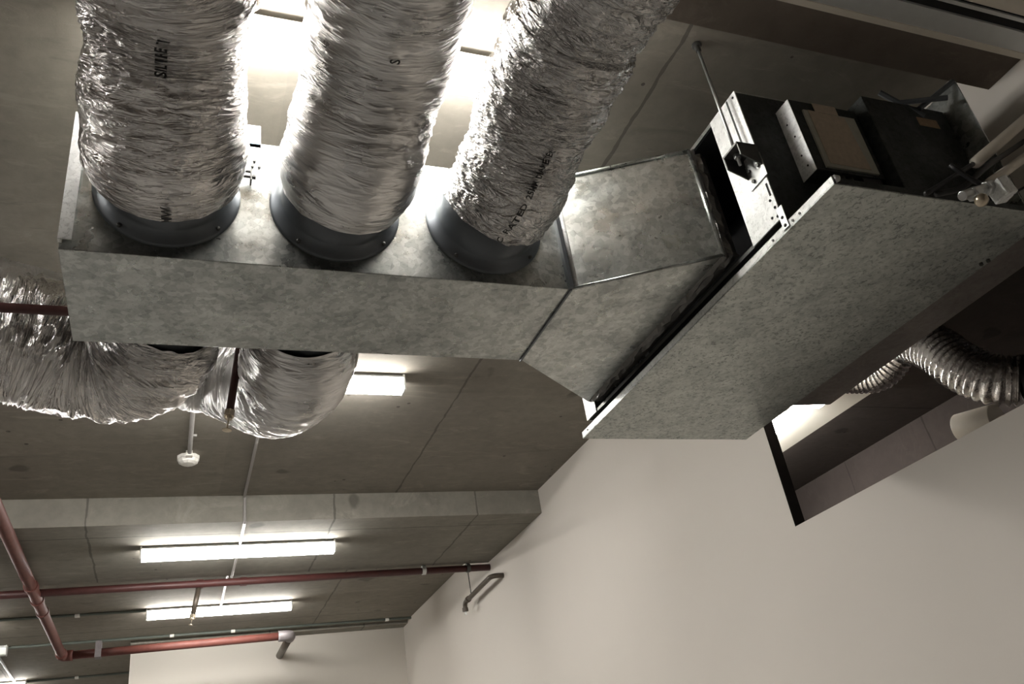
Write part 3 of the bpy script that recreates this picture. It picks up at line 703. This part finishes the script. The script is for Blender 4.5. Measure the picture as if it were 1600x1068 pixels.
# bare aluminium ducts in the opening
r = dthing('ribbed_duct', (3.1, 2.2, 1.2), 'ribbed silver duct hanging in the wall opening, ending at a black elbow')
duct_mesh('ribbed_sleeve', [(3.04, 2.48, 1.66), (3.02, 2.38, 1.57), (3.00, 2.25, 1.44), (2.99, 2.17, 1.31), (3.02, 2.09, 1.21), (3.08, 2.02, 1.17)], 0.098, 'flex', r, seed=5, seg=160, step=0.003, rib=(0.027, 0.006))
bm = B(); tube(bm, [(3.075, 2.025, 1.17), (3.12, 1.97, 1.165), (3.16, 1.90, 1.19), (3.18, 1.83, 1.27), (3.18, 1.78, 1.40)], 0.098, 32, 0.012); obj('rubber_elbow', bm, 'blackrub', r, smooth=True, label='black elbow')
bm = B(); cyl(bm, (3.00, 2.30, 1.09), (3.02, 2.14, 1.06), 0.060, seg=32); o = obj('pipe_stub', bm, 'pvc', smooth=True, bevel=0.002); tag(o, 'short cream pipe stub under the ribbed silver duct in the wall opening', 'pipe')
r = dthing('ribbed_duct', (3.3, 2.95, 1.5), 'small grey ribbed duct end peeping past the return duct in the wall opening')
duct_mesh('ribbed_sleeve', [(3.30, 3.22, 1.83), (3.38, 3.10, 1.755), (3.44, 2.96, 1.70), (3.46, 2.82, 1.74), (3.48, 2.70, 1.84)], 0.075, 'flex', r, seed=8, seg=120, step=0.003, rib=(0.024, 0.004))

# ================================================================== RED SPRINKLER PIPES
def ringband(bm, p, ax, r, w):
    cyl(bm, Vector(p) - Vector(ax) * w / 2, Vector(p) + Vector(ax) * w / 2, r, seg=20)
def sprinkler(parent, top, bot, rad=0.011, mat='red_dark'):
    top, bot = Vector(top), Vector(bot); d = (bot - top).normalized()
    bm = B(); cyl(bm, top, bot, rad, seg=14); sd = obj('dropper', bm, mat, parent, smooth=True)
    n, b = ring_frame(d)
    bm = B(); cyl(bm, bot, bot + d * 0.022, rad * 1.35, seg=6); cyl(bm, bot + d * 0.022, bot + d * 0.032, rad * 0.9, seg=10)
    for s in (-1, 1):
        tube(bm, [bot + d * 0.028 + n * s * 0.004, bot + d * 0.040 + n * s * 0.013, bot + d * 0.058 + n * s * 0.010, bot + d * 0.068], 0.0028, 6, 0.008)
    cyl(bm, bot + d * 0.030, bot + d * 0.064, 0.0030, seg=8)
    lathe(bm, bot + d * 0.068, d, [(0, 0.004), (0.003, 0.016), (0.005, 0.016), (0.006, 0.002)], 14, True)
    obj('sprinkler_head', bm, 'brass', sd, smooth=False, label='brass sprinkler head')
    return sd
# thin branch beside the plenum
r = root('sprinkler_pipe', (-0.6, 2.32, 1.42), 'thin dark red pipe crossing in front of the bent foil duct at the left edge', 'pipe')
bm = B(); tube(bm, [(-2.6, 2.30, 1.428), (-1.2, 2.30, 1.426), (-0.36, 2.30, 1.424), (-0.31, 2.30, 1.426), (-0.293, 2.30, 1.45), (-0.29, 2.30, 1.52), (-0.29, 2.30, 1.78), (-0.27, 2.30, 1.82), (-0.20, 2.33, 1.83), (0.15, 2.62, 1.83), (0.186, 2.66, 1.82), (0.19, 2.67, 1.75), (0.189, 2.67, 1.60)], 0.0145, 14, 0.02); obj('pipe_run', bm, 'red_dark', r, smooth=True)
sprinkler(r, (0.189, 2.67, 1.62), (0.152, 2.67, 1.295), 0.0135)
# main along the depth of the room, with the run to the back wall
r = root('sprinkler_pipe', (-0.88, 7.0, 1.74), 'thick red sprinkler main coming from the left and turning towards the back wall', 'pipe')
bm = B(); tube(bm, [(-0.885, 3.42, 2.0), (-0.885, 3.42, 1.82), (-0.885, 3.435, 1.785), (-0.885, 3.48, 1.765)] + [(-0.885, 3.48 + 0.2 * i, 1.765) for i in range(1, 27)], 0.037, 24, straight=True); obj('pipe_run', bm, 'red', r, smooth=True)
bm = B(); cyl(bm, (-0.85, 8.70, 1.765), (1.05, 8.63, 1.775), 0.037, seg=24); obj('pipe_run', bm, 'red', r, smooth=True)
bm = B(); tube(bm, [(-0.885, 8.58, 1.765), (-0.885, 8.66, 1.765), (-0.865, 8.70, 1.765), (-0.80, 8.70, 1.765)], 0.047, 20, 0.02); obj('elbow', bm, 'red', r, smooth=True)
bm = B(); tube(bm, [(0.98, 8.632, 1.775), (1.05, 8.63, 1.775), (1.09, 8.65, 1.775), (1.095, 8.72, 1.775)], 0.052, 20, 0.02); obj('elbow', bm, 'fit', r, smooth=True, label='grey elbow fitting')
bm = B(); cyl(bm, (1.095, 8.70, 1.775), (1.10, 9.60, 1.775), 0.037, seg=24); obj('pipe_run', bm, 'brown_pipe', r, smooth=True)
for y, w, rr in ((6.40, 0.07, 0.046), (6.76, 0.05, 0.045), (7.10, 0.05, 0.044)):
    bm = B(); ringband(bm, (-0.885, y, 1.765), (0, 1, 0), rr, w); obj('coupling', bm, 'red', r, bevel=0.003)
bm = B(); box(bm, (-0.62, 8.63, 1.72), (-0.57, 8.745, 1.86)); obj('pipe_hanger', bm, 'fit', r, label='grey clamp')
# cross run along the far edge of the beam
r = root('sprinkler_pipe', (0.7, 6.66, 1.76), 'dark red pipe running across under the beam edge to the right wall', 'pipe')
bm = B(); cyl(bm, (-3.5, 6.665, 1.781), (XW, 6.585, 1.780), 0.027, seg=24); obj('pipe_run', bm, 'red_dark', r, smooth=True)
for x in (1.90, 2.28):
    bm = B(); ringband(bm, (x, 6.59, 1.785), (1, 0, 0), 0.036, 0.03); cyl(bm, (x, 6.59, 1.785), (x, 6.62, 2.0 if x < 2 else 1.90), 0.008, seg=8); obj('pipe_clamp', bm, 'steel' if x < 2 else 'dark_steel', r)
for x in (0.19, 0.5):
    bm = B(); ringband(bm, (x, 6.645, 1.788), (1, 0, 0), 0.033, 0.05); obj('tee', bm, 'red', r, bevel=0.003)
sprinkler(r, (0.185, 6.63, 1.77), (0.150, 6.62, 1.56), 0.019, 'brown_pipe')
# small pipe bracketed off the right wall
r = root('wall_pipe', (2.40, 6.8, 1.55), 'short bronze pipe with two elbows standing off the right wall', 'pipe')
bm = B(); tube(bm, [(XW, 6.30, 1.632), (2.40, 6.30, 1.632), (2.372, 6.34, 1.632), (2.37, 6.42, 1.630), (2.37, 6.6, 1.624), (2.37, 6.90, 1.612), (2.37, 7.0, 1.608), (2.37, 7.04, 1.59), (2.37, 7.05, 1.54)], 0.020, 16, 0.015); obj('pipe_run', bm, 'brown_pipe', r, smooth=True)
bm = B(); ringband(bm, (2.37, 6.94, 1.611), (0, 1, 0), 0.026, 0.03); ringband(bm, (2.37, 7.05, 1.55), (0, 0, 1), 0.026, 0.03); obj('fitting', bm, 'brown_pipe', r)
bm = B(); tube(bm, [(2.37, 6.85, 1.60), (2.37, 6.85, 1.66), (2.37, 6.86, 1.80), (2.37, 6.86, 2.0)], 0.004, 6, 0.03); obj('hanger_wire', bm, 'dark_steel', r)
bm = B(); lathe(bm, (2.37, 7.05, 1.53), (0, 0, -1), [(0, 0.008), (0.02, 0.006), (0.022, 0.018), (0.025, 0.001)], 12, True); obj('sprinkler_head', bm, 'steel', r)

# ================================================================== CONDUITS
def conduit(pts, rad, mat, label, saddles=()):
    r = root('conduit', pts[0], label, 'conduit')
    bm = B(); tube(bm, pts, rad, 12, 0.05, straight=True); obj('conduit_tube', bm, mat, r, smooth=False)
    for p in saddles:
        bm = B(); box(bm, (p[0] - 0.02, p[1] - 0.02, p[2] - 0.017), (p[0] + 0.02, p[1] + 0.02, p[2] + 0.010)); obj('saddle', bm, 'white', r, bevel=0.004)
    return r
zc = CZ - 0.012
r = conduit([(0.055, 3.74, zc), (0.055, 4.66, zc)], 0.012, 'conduit', 'grey conduit across the slab ending at the white ceiling detector', [])
bm = B(); box(bm, (0.057, 4.42, CZ - 0.012), (0.085, 4.432, CZ)); obj('saddle', bm, 'conduit', r)
r = root('ceiling_detector', (0.05, 4.75, CZ - 0.045), 'small white round detector on the slab at the end of a conduit', 'detector')
bm = B(); lathe(bm, (0.05, 4.73, CZ), (0, 0, -1), [(0, 0.062), (0.018, 0.062), (0.022, 0.058), (0.038, 0.052), (0.048, 0.034), (0.052, 0.001)], 10, True); obj('detector_body', bm, 'white', r, bevel=0.002)
bm = B(); box(bm, (0.035, 4.64, CZ - 0.03), (0.07, 4.68, CZ)); obj('cable_entry', bm, 'white', r)
conduit([(0.40, 3.74, zc), (0.405, 5.35, zc), (0.408, 5.358, zc - 0.01), (0.408, 5.358, 1.822), (0.408, 5.37, 1.816), (0.412, 5.79, 1.816)], 0.009, 'conduit', 'grey conduit running over the slab, down the beam face and on to the beam batten')
conduit([(0.412, 5.87, 1.816), (0.412, 6.61, 1.816), (0.412, 6.63, 1.83), (0.412, 6.63, zc - 0.01), (0.414, 6.66, zc), (0.42, 8.14, zc)], 0.009, 'conduit', 'grey conduit from the beam batten to the batten behind the red pipe')
conduit([(-4.0, 8.19, zc), (-0.105, 8.17, zc)], 0.011, 'conduit_g', 'thin conduit across the slab from the left into the farthest centre batten', [(-0.75, 8.18, zc)])
conduit([(-1.4, 9.24, zc), (XW, 9.24, zc)], 0.013, 'conduit_g', 'long thin conduit across the slab just before the back wall', [(-1.0, 9.24, zc), (0.6, 9.24, zc), (2.2, 9.24, zc), (0.02, 9.24, zc)])
conduit([(-1.45, 11.0, zc), (-0.21, 11.0, zc)], 0.011, 'conduit_g', 'thin conduit between the corner batten and the side of the back wall', [(-0.95, 11.0, zc)])
conduit([(-1.52, 9.27, zc), (-1.55, 10.93, zc)], 0.012, 'conduit', 'short conduit at the lower left linking the unlit batten and the corner batten')
bm = B(); box(bm, (-0.36, 9.40, 1.965), (XW, 9.60, CZ)); struct('trim_4', bm, 'beam', 'shallow concrete band above the back wall', 'beam')
